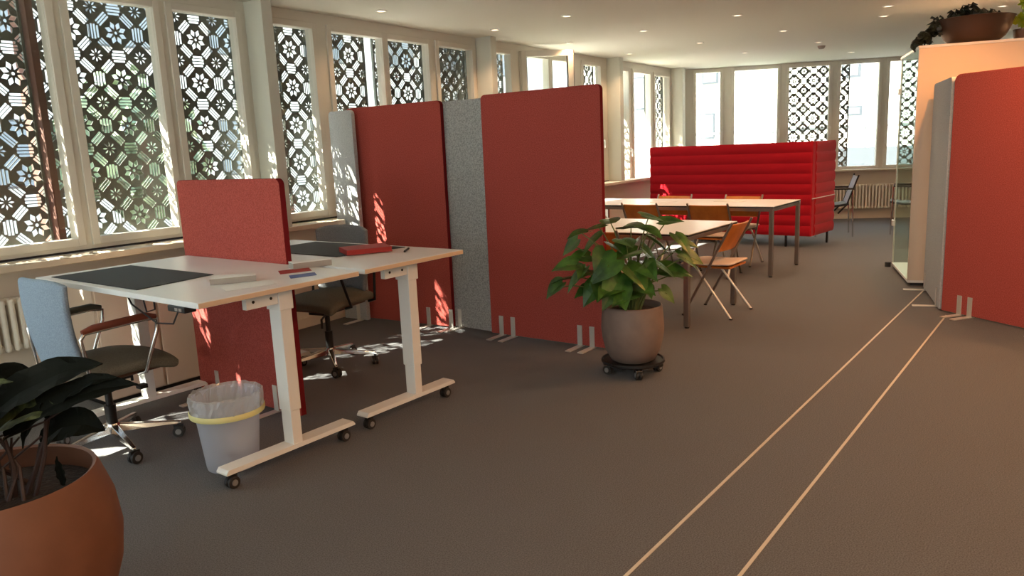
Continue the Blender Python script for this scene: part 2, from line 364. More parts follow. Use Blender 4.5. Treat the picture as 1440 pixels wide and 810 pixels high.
# ------------------------------------------------------------------ radiators
def radiator(Mx, x0, x1, z0, z1, label, off=-0.10, pitch=0.05, group='white column radiators under the windows'):
    n = int((x1 - x0) / pitch)
    root = thing('radiator', label, 'radiator', group=group); root.matrix_world = Mx @ Matrix.Translation((x0, off, 0))
    me = None
    for i in range(n):
        if me is None:
            mb = MB().box(0.006, 0.038, -0.05, 0.05, z0 + .03, z1 - .03)
            c = obj('column', mb, M['radiator_paint'], root, bevel=0.014); me = c.data
        else:
            c = c.copy(); C.objects.link(c); c.location.x = i * pitch
    mb = MB().tube([(0.0, 0, z0 + .05), (n * pitch, 0, z0 + .05)], 0.022).tube([(0.0, 0, z1 - .05), (n * pitch, 0, z1 - .05)], 0.022)
    obj('header_pipe', mb, M['radiator_paint'], root)
    for bx in (.2, n * pitch - .23): obj('bracket', MB().box(bx, bx + .03, 0.04, -off - .001, z0 + .1, z1 - .1), M['radiator_paint'], root)
    return root
radiator(WM, -3.0, -1.55, 0.34, 0.71, 'white column radiator under the leftmost windows behind the blue-grey chair')
radiator(WM, 0.1, 2.3, 0.15, 0.60, 'white column radiator behind the tall partitions, mostly hidden')
radiator(FM, 2.35, 4.3, 0.14, 0.60, 'long white column radiator under the far windows beside the red sofa', off=-.09)
# low beige cabinet under the window
t = thing('low_cabinet', 'low beige cabinet under the window behind the left desk', 'cabinet', (1.95, 4.55, 0))
obj('body', MB().box(0, 0.70, 0.02, 0.34, 0.03, 0.74), M['cabinet_beige'], t, bevel=.003)
obj('door', MB().box(0.01, 0.355, 0.0, 0.02, 0.04, 0.73), M['cabinet_beige'], t, bevel=.003)
obj('door', MB().box(0.375, 0.69, 0.0, 0.02, 0.04, 0.73), M['cabinet_beige'], t, bevel=.003)
obj('plinth', MB().box(0.01, 0.69, 0.04, 0.32, 0.0, 0.03), M['black_plastic'], t)

# ------------------------------------------------------------------ ceiling downlights
def lamp_light(loc, watts, name='downlight_glow'):
    d = bpy.data.lights.new(name, 'SPOT'); d.energy = watts; d.color = DOWNLIGHT_COL; d.spot_size = math.radians(130); d.spot_blend = 0.6; d.shadow_soft_size = 0.035
    return d
proto = None; seen = [(4.634, 4.80, 'above the second lattice window, leftmost on the ceiling'), (6.122, 3.941, 'above the left tall red partition, nearest the camera in its row'), (7.596, 3.93, 'above the right edge of the tall red partition'),
    (7.456, 2.855, 'large bright one over the near white table'), (8.996, 2.909, 'above the red sofa, behind the one over the near table'), (8.825, 1.84, 'to the left of the plant bowl on the display cabinet'),
    (6.213, 4.85, 'faint one near the window wall above the grey middle partition'), (7.712, 4.95, 'faint one close to the open casement'), (9.344, 5.05, 'faint one close to the third pillar'), (9.131, 3.966, 'faint one above the left end of the sofa'),
    (10.771, 4.017, 'tiny far one near the bright frameless far window'), (10.504, 2.95, 'small far one above the lattice at the sofa end'), (12.253, 2.975, 'farthest one just before the far wall windows'),
    (8.177, 1.672, 'over the display cabinet at the top picture edge'), (10.529, 0.857, 'right of the lime green plant, farther of two'), (9.202, 0.846, 'right of the lime green plant, nearer of two')]
hidden = [(x, y) for y in (-0.6, -2.1) for x in (-1.5, 0.3, 2.1, 3.9)] + [(5.7, 0.2), (6.6, -0.6), (5.7, -2.1), (7.5, -2.1), (9.2, -0.9), (10.6, -1.6), (8.35, 0.50)]
strong = [(6.85, 0.78), (4.9, 0.35)]
def make_downlight():
    r = thing('downlight', 'x', 'ceiling light', (0, 0, CEIL))
    obj('ring', MB().lathe([(0.034, 0.0), (0.034, -0.008), (0.047, -0.006), (0.05, 0.0)], 24), M['white_metal'], r, smooth=True)
    obj('lens', MB().lathe([(0.0001, -0.003), (0.036, -0.003)], 24), M['lamp_lens'], r)
    return r
dl = make_downlight()
warm = lamp_light(None, DOWNLIGHT_W); far_ = lamp_light(None, DOWNLIGHT_W * 0.30); strong_l = lamp_light(None, 36.0); strong_l.color = (1.0, .52, .24); strong_l.spot_size = math.radians(168)
grazing = lamp_light(None, 27.0); grazing.color = (1.0, .50, .22); grazing.spot_size = math.radians(165)
amber = lamp_light(None, 42.0); amber.color = (1.0, .38, .11); amber.spot_size = math.radians(165)
for i, (x, y, lab) in enumerate(seen):
    r = dl if i == 0 else copy_tree(dl)
    r.location = (x, y, CEIL); tag(r, 'recessed ceiling downlight, ' + lab, 'ceiling light', 'recessed ceiling downlights')
    l = bpy.data.objects.new('downlight_glow', warm if (y < 2 ) else far_); C.objects.link(l); l.location = (0, 0, -0.03); l.parent = r
for x, y in hidden + strong:
    r = copy_tree(dl); r.location = (x, y, CEIL)
    for c in list(r.children):
        if c.type == 'LIGHT': bpy.data.objects.remove(c)
    tag(r, 'small round recessed ceiling downlight outside the picture, on the near side of the room', 'ceiling light', 'recessed ceiling downlights outside the picture')
    l = bpy.data.objects.new('downlight_glow', (amber if x > 6 else strong_l) if (x, y) in strong else grazing); C.objects.link(l); l.location = (0, 0, -0.03); l.parent = r
sm = thing('smoke_detector', 'tiny dark smoke detector on the ceiling above the far lattice window', 'smoke detector', (11.0, 3.05, CEIL))
obj('housing', MB().lathe([(0.0001, -.04), (0.03, -.04), (0.045, -.02), (0.05, 0)], 20), M['grey_card'], sm, smooth=True)

# ------------------------------------------------------------------ standing desks
def caster(parent, x, y, r=0.03, name='caster', rz=0.0, mrub=None, htop=None):
    # twin-wheel furniture caster standing on the floor at z=0 of its thing
    Mx = Matrix.Translation((x, y, 0)) @ rot2(rz)
    mb = MB()
    for sy in (-1, 1):
        ys = sy * 0.012; a = [(r * math.cos(2 * PI * k / 20), r * math.sin(2 * PI * k / 20)) for k in range(20)]
        lo = [mb.b.verts.new(Mx @ Vector((cx, ys - .008, r + cz))) for cx, cz in a]; hi = [mb.b.verts.new(Mx @ Vector((cx, ys + .008, r + cz))) for cx, cz in a]
        mb.b.faces.new(lo); mb.b.faces.new(hi[::-1])
        for k in range(20): mb.b.faces.new((lo[k], lo[(k + 1) % 20], hi[(k + 1) % 20], hi[k]))
    o = obj(name, mb, M['rubber'], parent, bevel=0.003)
    hb = MB()
    for sy in (-1, 1):
        a = [(r * .5 * math.cos(2 * PI * k / 16), r * .5 * math.sin(2 * PI * k / 16)) for k in range(16)]; ys = sy * .0215
        lo = [hb.b.verts.new(Mx @ Vector((cx, ys - .002, r + cz))) for cx, cz in a]; hi = [hb.b.verts.new(Mx @ Vector((cx, ys + .002, r + cz))) for cx, cz in a]
        hb.b.faces.new(lo); hb.b.faces.new(hi[::-1])
        for k in range(16): hb.b.faces.new((lo[k], lo[(k + 1) % 16], hi[(k + 1) % 16], hi[k]))
    obj('hub', hb, M['caster_hub'], o)
    ht = htop if htop else 2 * r + .015
    hd = MB().box(-r * .8, r * .8, -.008, .008, r, 2 * r + .006, Mx); hd.tube([Mx @ Vector((0, 0, 2 * r)), Mx @ Vector((0, 0, ht))], .008)
    obj('fork', hd, M['black_plastic'], o)
    return o
DZ = 0.857
def make_desk(label, x0, x1, y0, y1, fx0, fx1, legx, fy, control=True):
    cx, cy_ = (x0 + x1) / 2, (y0 + y1) / 2
    t = thing('standing_desk', label, 'desk', (cx, cy_, 0), 0, 'two height-adjustable white desks facing each other')
    X0, X1, Y0, Y1 = x0 - cx, x1 - cx, y0 - cy_, y1 - cy_
    top = obj('desktop', MB().box(X0, X1, Y0, Y1, DZ - 0.025, DZ), M['white_laminate'], t, bevel=0.0025)
    obj('warm_lit_edge_band', MB().box(X0 + .002, X1 - .002, Y0 - 0.0015, Y0 + .001, DZ - 0.023, DZ - .003), M['laminate_edge_warm_lit'], top)
    for yy in (fy - cy_, Y1 - 0.10):
        lx = legx - cx
        lg = obj('leg', MB().box(lx - .031, lx + .031, yy - .042, yy + .042, 0.26, DZ - .11), M['white_metal'], t, bevel=.004)
        obj('inner_leg', MB().box(lx - .026, lx + .026, yy - .036, yy + .036, 0.095, 0.26), M['white_metal'], lg, bevel=.003)
        obj('leg_head', MB().box(lx - .038, lx + .038, yy - .05, yy + .05, DZ - .12, DZ - .03), M['white_metal'], lg, bevel=.004)
        pts = [(fx0 - cx, .085), (fx0 - cx + .012, .10), (fx1 - cx - .012, .10), (fx1 - cx, .085), (fx1 - cx, .078), (fx0 - cx, .078)]
        fb = MB(); n = len(pts); lo = [fb.b.verts.new((x, yy - .04, z)) for x, z in pts]; hi = [fb.b.verts.new((x, yy + .04, z)) for x, z in pts]
        fb.b.faces.new(lo); fb.b.faces.new(hi[::-1])
        for i in range(n): fb.b.faces.new((lo[i], lo[(i + 1) % n], hi[(i + 1) % n], hi[i]))
        ft = obj('foot', fb, M['white_metal'], t)
        for xx in (fx0 - cx + .045, fx1 - cx - .045): caster(t, xx, yy, 0.028, rz=0.0, htop=0.08)
        br = MB().box(lx - .20, lx - .04, yy - .045, yy - .015, DZ - .085, DZ - .026).box(lx - .26, lx + .26, yy - .04, yy + .04, DZ - .032, DZ - .026)
        b_ = obj('side_bracket', br, M['white_metal'], t)
        sc = MB()
        for q in (lx - .165, lx - .075): sc.tube([(q, yy - .047, DZ - .055), (q, yy - .044, DZ - .055)], .007, 8)
        obj('screw', sc, M['black_plastic'], b_)
    lx = legx - cx
    obj('crossbar', MB().box(lx - .07, lx - .02, fy - cy_, Y1 - .1, DZ - .075, DZ - .03).box(lx + .02, lx + .07, fy - cy_, Y1 - .1, DZ - .075, DZ - .03), M['white_metal'], t)
    if control:
        cb = obj('control_panel', MB().box(X0 - .005, X0 + .05, Y0 + .10, Y0 + .23, DZ - .052, DZ - .026), M['black_plastic'], t, bevel=.004)
        obj('button', MB().box(X0 - .007, X0 - .005, Y0 + .12, Y0 + .14, DZ - .045, DZ - .033).box(X0 - .007, X0 - .005, Y0 + .15, Y0 + .17, DZ - .045, DZ - .033), M['grey_card'], cb)
        obj('cable', MB().tube([(X0 + .03, Y0 + .20, DZ - .045), (X0 + .06, Y0 + .32, DZ - .13), (X0 + .08, Y0 + .5, DZ - .15), (X0 + .1, Y0 + .75, DZ - .09), (X0 + .12, Y0 + .85, DZ - .03)], .004, 6)
            .tube([(X0 + .14, Y0 + .62, DZ - .03), (X0 + .14, Y0 + .62, DZ - .11), (X0 + .14, Y0 + .70, DZ - .13), (X0 + .14, Y0 + .73, DZ - .03)], .004, 6), M['black_plastic'], t)
    return t
make_desk('white standing desk on the left with the charcoal mat, waste bin at its near leg', 1.59, 2.432, 2.80, 4.335, 1.665, 2.385, 2.043, 2.905)
make_desk('white standing desk on the right with the red folder, next to the tall red partition', 2.478, 3.215, 2.81, 4.34, 2.48, 3.16, 2.868, 2.92, control=False)

# ------------------------------------------------------------------ freestanding felt partitions
def rounded_profile(w, h, r, n=6):   # width along x, height along z, rounded top corners only a bit
    p = [(0, 0), (w, 0)]
    p += arc_pts(w - r, h - r, r, 0, PI / 2, n) + arc_pts(r, h - r, r, PI / 2, PI, n)
    return p
def partition(label, p, q, h, m, th=0.04, feet=(), side=1, r=0.035, name='partition_screen', edge=None, z0=0.012, r0=None, footlen=0.17):
    """panel standing on the line p->q (world xy). side=+1: feet strips on the left-hand side of p->q, -1 right-hand"""
    p, q = Vector((*p, 0)), Vector((*q, 0)); w = (q - p).length; a = math.atan2(q.y - p.y, q.x - p.x)
    t = thing(name, label, 'partition', p, a, 'felt room partitions')
    pr = rounded_profile(w, h - z0, r)
    mb = MB(); lo = [mb.b.verts.new((x, -th / 2, z + z0)) for x, z in pr]; hi = [mb.b.verts.new((x, th / 2, z + z0)) for x, z in pr]; n = len(pr)
    mb.b.faces.new(lo); mb.b.faces.new(hi[::-1])
    for i in range(n):
        f = mb.b.faces.new((lo[i], lo[(i + 1) % n], hi[(i + 1) % n], hi[i])); f.material_index = 1 if edge else 0
    obj('panel', mb, [m, edge] if edge else m, t, bevel=.004)
    for fx in feet:
        y = side * th / 2
        ft = MB().box(fx - .02, fx + .02, min(y, y + side * .005), max(y, y + side * .005), 0, .155)
        y2 = y + side * footlen; ft.box(fx - .022, fx + .022, min(-y * .5, y2), max(-y * .5, y2), 0, .008)
        obj('foot', ft, M['steel_bright'], t, bevel=.0015)
    return t
RF, RE, GF, PF = M['red_felt'], M['red_felt_edge'], M['grey_felt'], M['pale_felt']
partition('low red felt divider standing between the two desks', (2.455, 3.37), (2.455, 4.37), 1.306, RF, th=.036, feet=(.22, .80), side=1, edge=RE, name='desk_divider', footlen=.25)
partition('pale grey felt panel left of the left tall red partition, dappled with sunlight', (4.285, 5.135), (4.300, 4.868), 1.77, PF, feet=(.17,), side=-1)
partition('left tall red felt partition behind the right desk, with sun flecks', (4.375, 5.02), (4.455, 4.03), 1.79, RF, feet=(.75, .98), side=-1, edge=RE)
partition('speckled grey felt panel between the two tall red partitions', (4.50, 4.10), (4.475, 3.60), 1.78, GF, feet=(.12,), side=-1)
partition('right tall red felt partition directly left of the potted plant', (4.45, 3.625), (4.46, 2.62), 1.797, RF, feet=(.10, .21, .80, .90), side=-1, edge=RE)
partition('narrow pale grey panel behind the red partition, at the display cabinet corner', (7.60, 1.14), (6.685, 0.885), 1.79, PF, feet=(.10, .80), side=-1, r=.05)
partition('red felt partition at the right picture edge in front of the display cabinet', (6.665, 0.87), (6.10, 0.04), 1.80, RF, feet=(.16, .25, .84), side=-1, r=.05, edge=RE)

# ------------------------------------------------------------------ things on the desks
def flat(name, label, cat, pts, z0, z1, m, group=None, bevel=.002):
    cx = sum(p[0] for p in pts) / len(pts); cy_ = sum(p[1] for p in pts) / len(pts)
    o = obj(name, MB().prism([(x - cx, y - cy_) for x, y in pts], 0, z1 - z0), m, bevel=bevel); o.location = (cx, cy_, z0)
    return tag(o, label, cat, group)
flat('desk_mat', 'large charcoal desk mat on the left desk in front of the blue-grey chair', 'desk mat', [(1.635, 3.37), (2.05, 3.43), (2.04, 4.24), (1.63, 4.24)], DZ + .0005, DZ + .004, M['slate_mat'], 'charcoal desk mats')
flat('desk_mat', 'charcoal desk mat on the right desk behind the red folder', 'desk mat', [(2.72, 3.30), (3.17, 3.22), (3.17, 4.05), (2.72, 4.05)], DZ + .0005, DZ + .004, M['slate_mat'], 'charcoal desk mats')
t = thing('document_box', 'flat white box with a taupe side on the left desk beside the mat', 'box', (1.97, 3.14, DZ + .0005), math.radians(-32))
obj('body', MB().box(-.10, .10, -.05, .05, 0, .028), M['paper_white'], t, bevel=.002)
obj('side_face', MB().box(-.10, .10, -.052, -.05, .001, .027), M['grey_card'], t)
t = thing('document_box', 'grey card box standing on the desk joint by the red divider corner', 'box', (2.44, 3.16, DZ + .0005), math.radians(-20))
obj('body', MB().box(-.11, .09, -.04, .04, 0, .03), M['grey_card'], t, bevel=.002)
obj('lid', MB().box(-.11, .09, -.04, .04, .03, .033), M['paper_white'], t)
t = thing('folder', 'thick red folder lying on the corner of the charcoal mat on the right desk', 'folder', (2.93, 3.30, DZ + .0045), math.radians(-28))
obj('cover', MB().box(-.13, .13, -.10, .10, 0, .004).box(-.13, .13, -.10, .10, .024, .028).box(-.13, -.127, -.10, .10, .003, .026), M['red_card'], t)
obj('pages', MB().box(-.126, .127, -.097, .097, .004, .024), M['red_card'], t)
t = thing('pen', 'dark pen lying near the right corner of the right desk', 'pen', (3.06, 3.10, DZ + .0065), math.radians(35))
obj('barrel', MB().tube([(-.07, 0, 0), (.06, 0, 0)], .006, 8), M['black_plastic'], t); obj('tip', MB().tube([(.06, 0, 0), (.075, 0, 0)], [.006, .001], 8), M['steel_bright'], t)
flat('phone', 'thin dark smartphone at the far edge of the right desk mat beside the folder', 'phone', [(3.02, 3.44), (3.10, 3.44), (3.10, 3.56), (3.02, 3.56)], DZ + .0045, DZ + .012, M['black_plastic'])
flat('leaflet', 'leaflet with a dark red print on the left desk near the divider', 'leaflet', [(2.20, 3.10), (2.34, 3.04), (2.40, 3.14), (2.26, 3.20)], DZ + .0005, DZ + .002, M['red_card'], 'loose leaflets on the desks', bevel=0)
flat('leaflet', 'leaflet with a blue print on the left desk near its front edge', 'leaflet', [(2.14, 2.94), (2.26, 2.90), (2.31, 2.98), (2.19, 3.02)], DZ + .0005, DZ + .002, M['blue_print'], 'loose leaflets on the desks', bevel=0)
flat('paper_sheet', 'white sheet of paper on the left desk in front of the blue leaflet', 'paper', [(1.80, 2.93), (2.02, 2.88), (2.08, 3.02), (1.86, 3.08)], DZ + .0005, DZ + .0015, M['paper_white'], bevel=0)

# ------------------------------------------------------------------ waste bin
t = thing('waste_bin', 'translucent waste bin with a clear bag and yellow drawstring beside the desk leg', 'bin', (1.86, 3.13, 0))
obj('body', MB().lathe([(0.0001, .004), (.115, .004), (.118, .02), (.150, .345), (.155, .35), (.150, .35), (.113, .02), (.0001, .012)], 40), M['bin_plastic'], t, smooth=True)
rnd = random.Random(3); bag = MB(); rings = []
prof = [(.158, .262), (.163, .275), (.160, .30), (.166, .33), (.164, .355), (.158, .362), (.146, .34), (.138, .29), (.125, .18), (.118, .08), (.09, .03)]
for j, (r_, z_) in enumerate(prof):
    rings.append([bag.b.verts.new(((r_ + (rnd.uniform(-.006, .006) if j not in (5,) else rnd.uniform(-.002, .002))) * math.cos(2 * PI * k / 64), (r_ + rnd.uniform(-.006, .006)) * math.sin(2 * PI * k / 64), z_ + rnd.uniform(-.004, .004))) for k in range(64)])
for j in range(len(rings) - 1):
    for k in range(64): bag.b.faces.new((rings[j][k], rings[j][(k + 1) % 64], rings[j + 1][(k + 1) % 64], rings[j + 1][k]))
obj('bin_bag', bag, M['bag_film'], t)
obj('drawstring', MB().lathe([(.166, .262), (.168, .268), (.168, .284), (.165, .288)], 48), M['yellow_tape'], t, smooth=True)

# ------------------------------------------------------------------ office chairs
def bent_surface(nx, nz, f):
    return [[f(i / nx, j / nz) for i in range(nx + 1)] for j in range(nz + 1)]
def office_chair(label, loc, rz, back_mat, seat_mat, frame_mat, pads, base_rot=0.0, zs=0.45, arm_col=None, base_mat=None):
    """faces local +x"""
    t = thing('office_chair', label, 'office chair', loc, rz, 'swivel office chairs at the desks'); base_mat = base_mat or M['chrome']
    def bk(u, v):   # curved shell
        y = (u - .5) * (.46 - .06 * (1 - v) - .02 * v); x = -.225 - .045 * v + .055 * (2 * (u - .5)) ** 2 - .02 * math.sin(v * PI)
        return (x, y, zs + .02 + .45 * v - (.035 if v > .99 else 0) * (2 * abs(u - .5)) ** 4)
    obj('backrest', MB().grid(bent_surface(14, 12, bk)), back_mat, t, solid=.035, smooth=True, sub=1)
    def st(u, v):
        x = -.24 + .50 * u; y = (v - .5) * (.46 + .03 * u)
        return (x, y, zs + .012 * math.sin(PI * v) - .05 * max(0, u - .75) * 2.0 + .01 * math.sin(PI * u) - .02 * (2 * abs(v - .5)) ** 4)
    obj('seat', MB().grid(bent_surface(14, 14, st)), seat_mat, t, solid=.055, smooth=True, sub=1)
    obj('seat_shell', MB().box(-.20, .20, -.18, .18, zs - .055, zs - .03), M['seat_shell'], t, bevel=.01)
    obj('mechanism', MB().box(-.12, .10, -.07, .07, zs - .095, zs - .055).tube([(.0, -.05, zs - .08), (.03, -.27, zs - .09)], .007, 8).box(.01, .05, -.30, -.26, zs - .10, zs - .08)
        .tube([(.05, .05, zs - .08), (.18, .10, zs - .10), (.18, .10, zs - .16)], .008, 8), M['black_metal'], t, bevel=.003)
    obj('back_support', MB().tube([(-.10, 0, zs - .07), (-.22, 0, zs - .06), (-.25, 0, zs - .02), (-.255, 0, zs + .06)], .016, 8), frame_mat, t)
    obj('gas_lift', MB().tube([(0, 0, .12), (0, 0, zs - .22)], .027, 16).tube([(0, 0, zs - .22), (0, 0, zs - .09)], .017, 16), M['black_metal'], t, smooth=True)
    base = obj('base', MB().lathe([(.0001, .135), (.032, .135), (.038, .12), (.038, .085), (.0001, .08)], 24), base_mat, t, smooth=True)
    for k in range(5):
        a = base_rot + 2 * PI * k / 5; ca, sa = math.cos(a), math.sin(a); pts = []
        mb = MB()
        P = lambda r_, s_, z_: (r_ * ca - s_ * sa, r_ * sa + s_ * ca, z_)
        secs = [(.02, .022, .085, .128), (.15, .018, .080, .108), (.30, .012, .070, .086), (.315, .010, .070, .082)]
        rr = [[mb.b.verts.new(P(r_, -w, z0)), mb.b.verts.new(P(r_, w, z0)), mb.b.verts.new(P(r_, w * .75, z1)), mb.b.verts.new(P(r_, -w * .75, z1))] for r_, w, z0, z1 in secs]
        for i in range(3):
            for q in range(4): mb.b.faces.new((rr[i][q], rr[i][(q + 1) % 4], rr[i + 1][(q + 1) % 4], rr[i + 1][q]))
        mb.b.faces.new(rr[0]); mb.b.faces.new(rr[3])
        obj('base_arm', mb, base_mat, base, bevel=.003)
        caster(t, .30 * ca, .30 * sa, .030, rz=a + 1.9 + k, htop=.072)
    for sgn, pm in ((-1, pads[0]), (1, pads[1])):
        y = sgn * .262
        loop = MB().tube([(-.19, y * .80, zs - .045), (-.19, y, zs - .03), (-.20, y, zs + .10), (-.21, y, zs + .19), (-.19, y, zs + .215), (.10, y, zs + .225), (.155, y, zs + .215), (.15, y, zs + .16), (.07, y, zs - .03), (.06, y * .80, zs - .045)], .0095, 10)
        ar = obj('armrest', loop, frame_mat, t, smooth=True)
        pad = MB(); 
        pad.tube([(-.20, y, zs + .222), (-.15, y, zs + .232), (.10, y, zs + .240), (.15, y, zs + .228)], [.012, .018, .018, .012], 12)
        obj('pad', pad, pm, ar, smooth=True)
    return t
office_chair('blue-grey office chair with chrome arms at the left desk', (1.66, 3.86, 0), math.radians(2), M['blue_grey_fabric'], M['olive_grey_fabric'], M['chrome'], (M['brown_leather'], M['grey_leather']), base_rot=math.radians(-99 - 2))
office_chair('grey office chair with black arms tucked under the right desk', (3.21, 4.05, 0), math.radians(192), M['mid_grey_fabric'], M['olive_grey_fabric'], M['black_metal'], (M['black_plastic'], M['black_plastic']), base_rot=math.radians(-99), zs=.47)

# ------------------------------------------------------------------ white tables with steel legs
def make_table(label, x0, x1, y0, y1, z=.72):
    cx, cy_ = (x0 + x1) / 2, (y0 + y1) / 2; w, d = (x1 - x0) / 2, (y1 - y0) / 2
    t = thing('meeting_table', label, 'table', (cx, cy_, 0), 0, 'white tables with square steel legs')
    top = obj('tabletop', MB().box(-w, w, -d, d, z - .022, z), M['white_laminate'], t, bevel=.002)
    obj('edge', MB().box(-w - .002, w + .002, -d - .002, d + .002, z - .020, z - .006), M['black_plastic'], top)
    obj('frame', MB().box(-w + .02, w - .02, -d + .005, -d + .035, z - .052, z - .022).box(-w + .02, w - .02, d - .035, d - .005, z - .052, z - .022).box(-w + .005, -w + .035, -d + .02, d - .02, z - .052, z - .022).box(w - .035, w - .005, -d + .02, d - .02, z - .052, z - .022), M['steel_tube'], t)
    for sx_ in (-1, 1):
        for sy in (-1, 1):
            x, y = sx_ * (w - .02), sy * (d - .02)
            l = obj('leg', MB().box(x - .02, x + .02, y - .02, y + .02, .012, z - .022), M['steel_tube'], t, bevel=.003)
            obj('foot', MB().lathe([(.0001, 0), (.017, 0), (.017, .012)], 14, x, y), M['black_plastic'], l)
    return t
make_table('long white table in front of the red sofa', 7.61, 8.50, 2.53, 4.95)
make_table('smaller white table right behind the large potted plant', 5.25, 6.23, 2.37, 3.95)
for i, (x, y, a, lab) in enumerate([(8.1, 3.95, .3, 'left end'), (8.2, 3.2, -.2, 'middle')]):
    flat('paper_sheet', 'white paper lying on the %s of the long white table' % lab, 'paper', [(x + c * math.cos(a) - s * math.sin(a), y + c * math.sin(a) + s * math.cos(a)) for c, s in ((-.1, -.15), (.1, -.15), (.1, .15), (-.1, .15))], .7205, .724, M['paper_white'], 'papers on the long table', bevel=0)

# ------------------------------------------------------------------ stackable plywood chairs
def cafe_chair(label, loc, rz):
    """faces local +x; long tube from front foot up to the backrest, short tube to the rear foot"""
    t = thing('plywood_chair', label, 'chair', loc, rz, 'plywood-backed chairs around the white tables')
    def sp(u, v): return (-.19 + .44 * u, (v - .5) * .40, .435 - .02 * math.sin(PI * u) * .6 - .02 * max(0, u - .85) / .15)
    obj('seat', MB().grid(bent_surface(8, 6, sp)), M['seat_cream'], t, solid=.022, smooth=True, sub=1)
    obj('seat_underside', MB().box(-.17, .21, -.17, .17, .395, .41), M['plywood'], t)
    def bp(u, v):
        y = (u - .5) * .40; z = .53 + .215 * v; x = .20 - .40 * z / .765 + .012 - .03 * (1 - (2 * (u - .5)) ** 2) ; return (x, y, z)
    obj('backrest', MB().grid(bent_surface(10, 4, bp)), M['plywood'], t, solid=.012, smooth=True)
    for sy in (-1, 1):
        y = sy * .212
        obj('long_leg', MB().tube([(.20, sy * .222, 0.006), (-.20, y, .765)], .0105, 10), M['steel_tube'], t, smooth=True)
        obj('rear_leg', MB().tube([(-.20, sy * .222, .006), (.09, sy * .20, .385), (.12, sy * .19, .41)], .0105, 10), M['steel_bright'], t, smooth=True)
        obj('cap', MB().lathe([(.0001, 0), (.013, 0), (.013, .012), (.0001, .012)], 12, .20, sy * .222), M['black_plastic'], t)
        obj('cap', MB().lathe([(.0001, 0), (.013, 0), (.013, .012), (.0001, .012)], 12, -.20, sy * .222), M['black_plastic'], t)
    obj('crossbar', MB().tube([(-.010, -.205, .40), (-.010, .205, .40)], .009, 8).tube([(.10, -.195, .40), (.10, .195, .40)], .009, 8), M['steel_tube'], t)
    return t
cc = cafe_chair('plywood chair at the right end of the smaller table, whole side in view', (5.89, 2.40, 0), PI / 2)
for lab, x, y, rz in [('plywood chair on the near side of the smaller table, behind the potted plant', 5.20, 3.05, 0.0),
                      ('plywood chair seen from behind at the long table, right one of the near pair', 7.55, 3.12, 0.03),
                      ('plywood chair seen from behind at the long table, left one of the near pair', 7.55, 3.88, -0.04),
                      ('plywood chair between the long table and the sofa, nearer the right table end', 8.365, 3.18, PI),
                      ('plywood chair between the long table and the sofa, nearer the left window', 8.38, 4.03, PI + .05)]:
    c = copy_tree(cc); c.location = (x, y, 0); c.rotation_euler = (0, 0, rz); c['label'] = lab

# ------------------------------------------------------------------ red high-back sofa
SA = math.atan2(.997, .08)
t = thing('high_back_sofa', 'large red high-back sofa with horizontal quilting behind the long table', 'sofa', (9.80, 2.78, 0), SA - PI / 2)
# local: y along the back, x away from the camera
def quilt(w, zs_, th, nseg, bulge=.014):     # profile of horizontal rolls as (offset, z)
    out = []
    z0, z1 = zs_
    for i in range(nseg):
        a, b = z0 + (z1 - z0) * i / nseg, z0 + (z1 - z0) * (i + 1) / nseg
        for k in range(5): out.append((bulge * math.sin(PI * k / 5) ** .6, a + (b - a) * k / 5))
    out.append((0, z1)); return out
SL, SD, SZ0, SZ1 = 2.32, .78, .15, 1.325
def quilted_panel(L, th, prof):
    """panel in local frame: length along x (0..L), thickness y -th/2..th/2"""
    mb = MB(); sec = [(-th / 2 - o_, z) for o_, z in prof] + [(th / 2 + o_, z) for o_, z in reversed(prof)]
    xs = [0, .012, L - .012, L]; rings = []
    for i, x in enumerate(xs):
        sh = .75 if i in (0, 3) else 1
        rings.append([mb.b.verts.new((x, y * sh, z)) for y, z in sec])
    n = len(sec)
    for i in range(3):
        for k in range(n): mb.b.faces.new((rings[i][k], rings[i][(k + 1) % n], rings[i + 1][(k + 1) % n], rings[i + 1][k]))
    mb.b.faces.new(rings[0]); mb.b.faces.new(rings[3][::-1]); return mb
pf = quilt(0, (SZ0, SZ1), .1, 9)
o = obj('back_panel', quilted_panel(SL, .09, pf), M['sofa_red'], t, smooth=True); o.matrix_local = Matrix.Translation((.045, 0, 0)) @ rot2(PI / 2)
for yy, nm in ((.045, 'side_panel'), (SL - .045, 'side_panel')):
    o = obj(nm, quilted_panel(SD - .09, .09, pf), M['sofa_red'], t, smooth=True); o.matrix_local = Matrix.Translation((.09, yy, 0))
obj('seat', MB().box(.10, SD - .02, .10, SL - .10, .22, .44), M['sofa_red'], t, bevel=.03)
obj('seam_strip', MB().box(-.012, SD + .004, -.014, -.006, .618, .628), M['white_metal'], t)
for x, y in ((.06, .34), (.62, .02), (.06, SL - .3), (.62, SL - .02), (.06, 1.2)):
    obj('leg', MB().box(x - .012, x + .012, y - .012, y + .012, 0, SZ0 + .01), M['black_metal'], t)

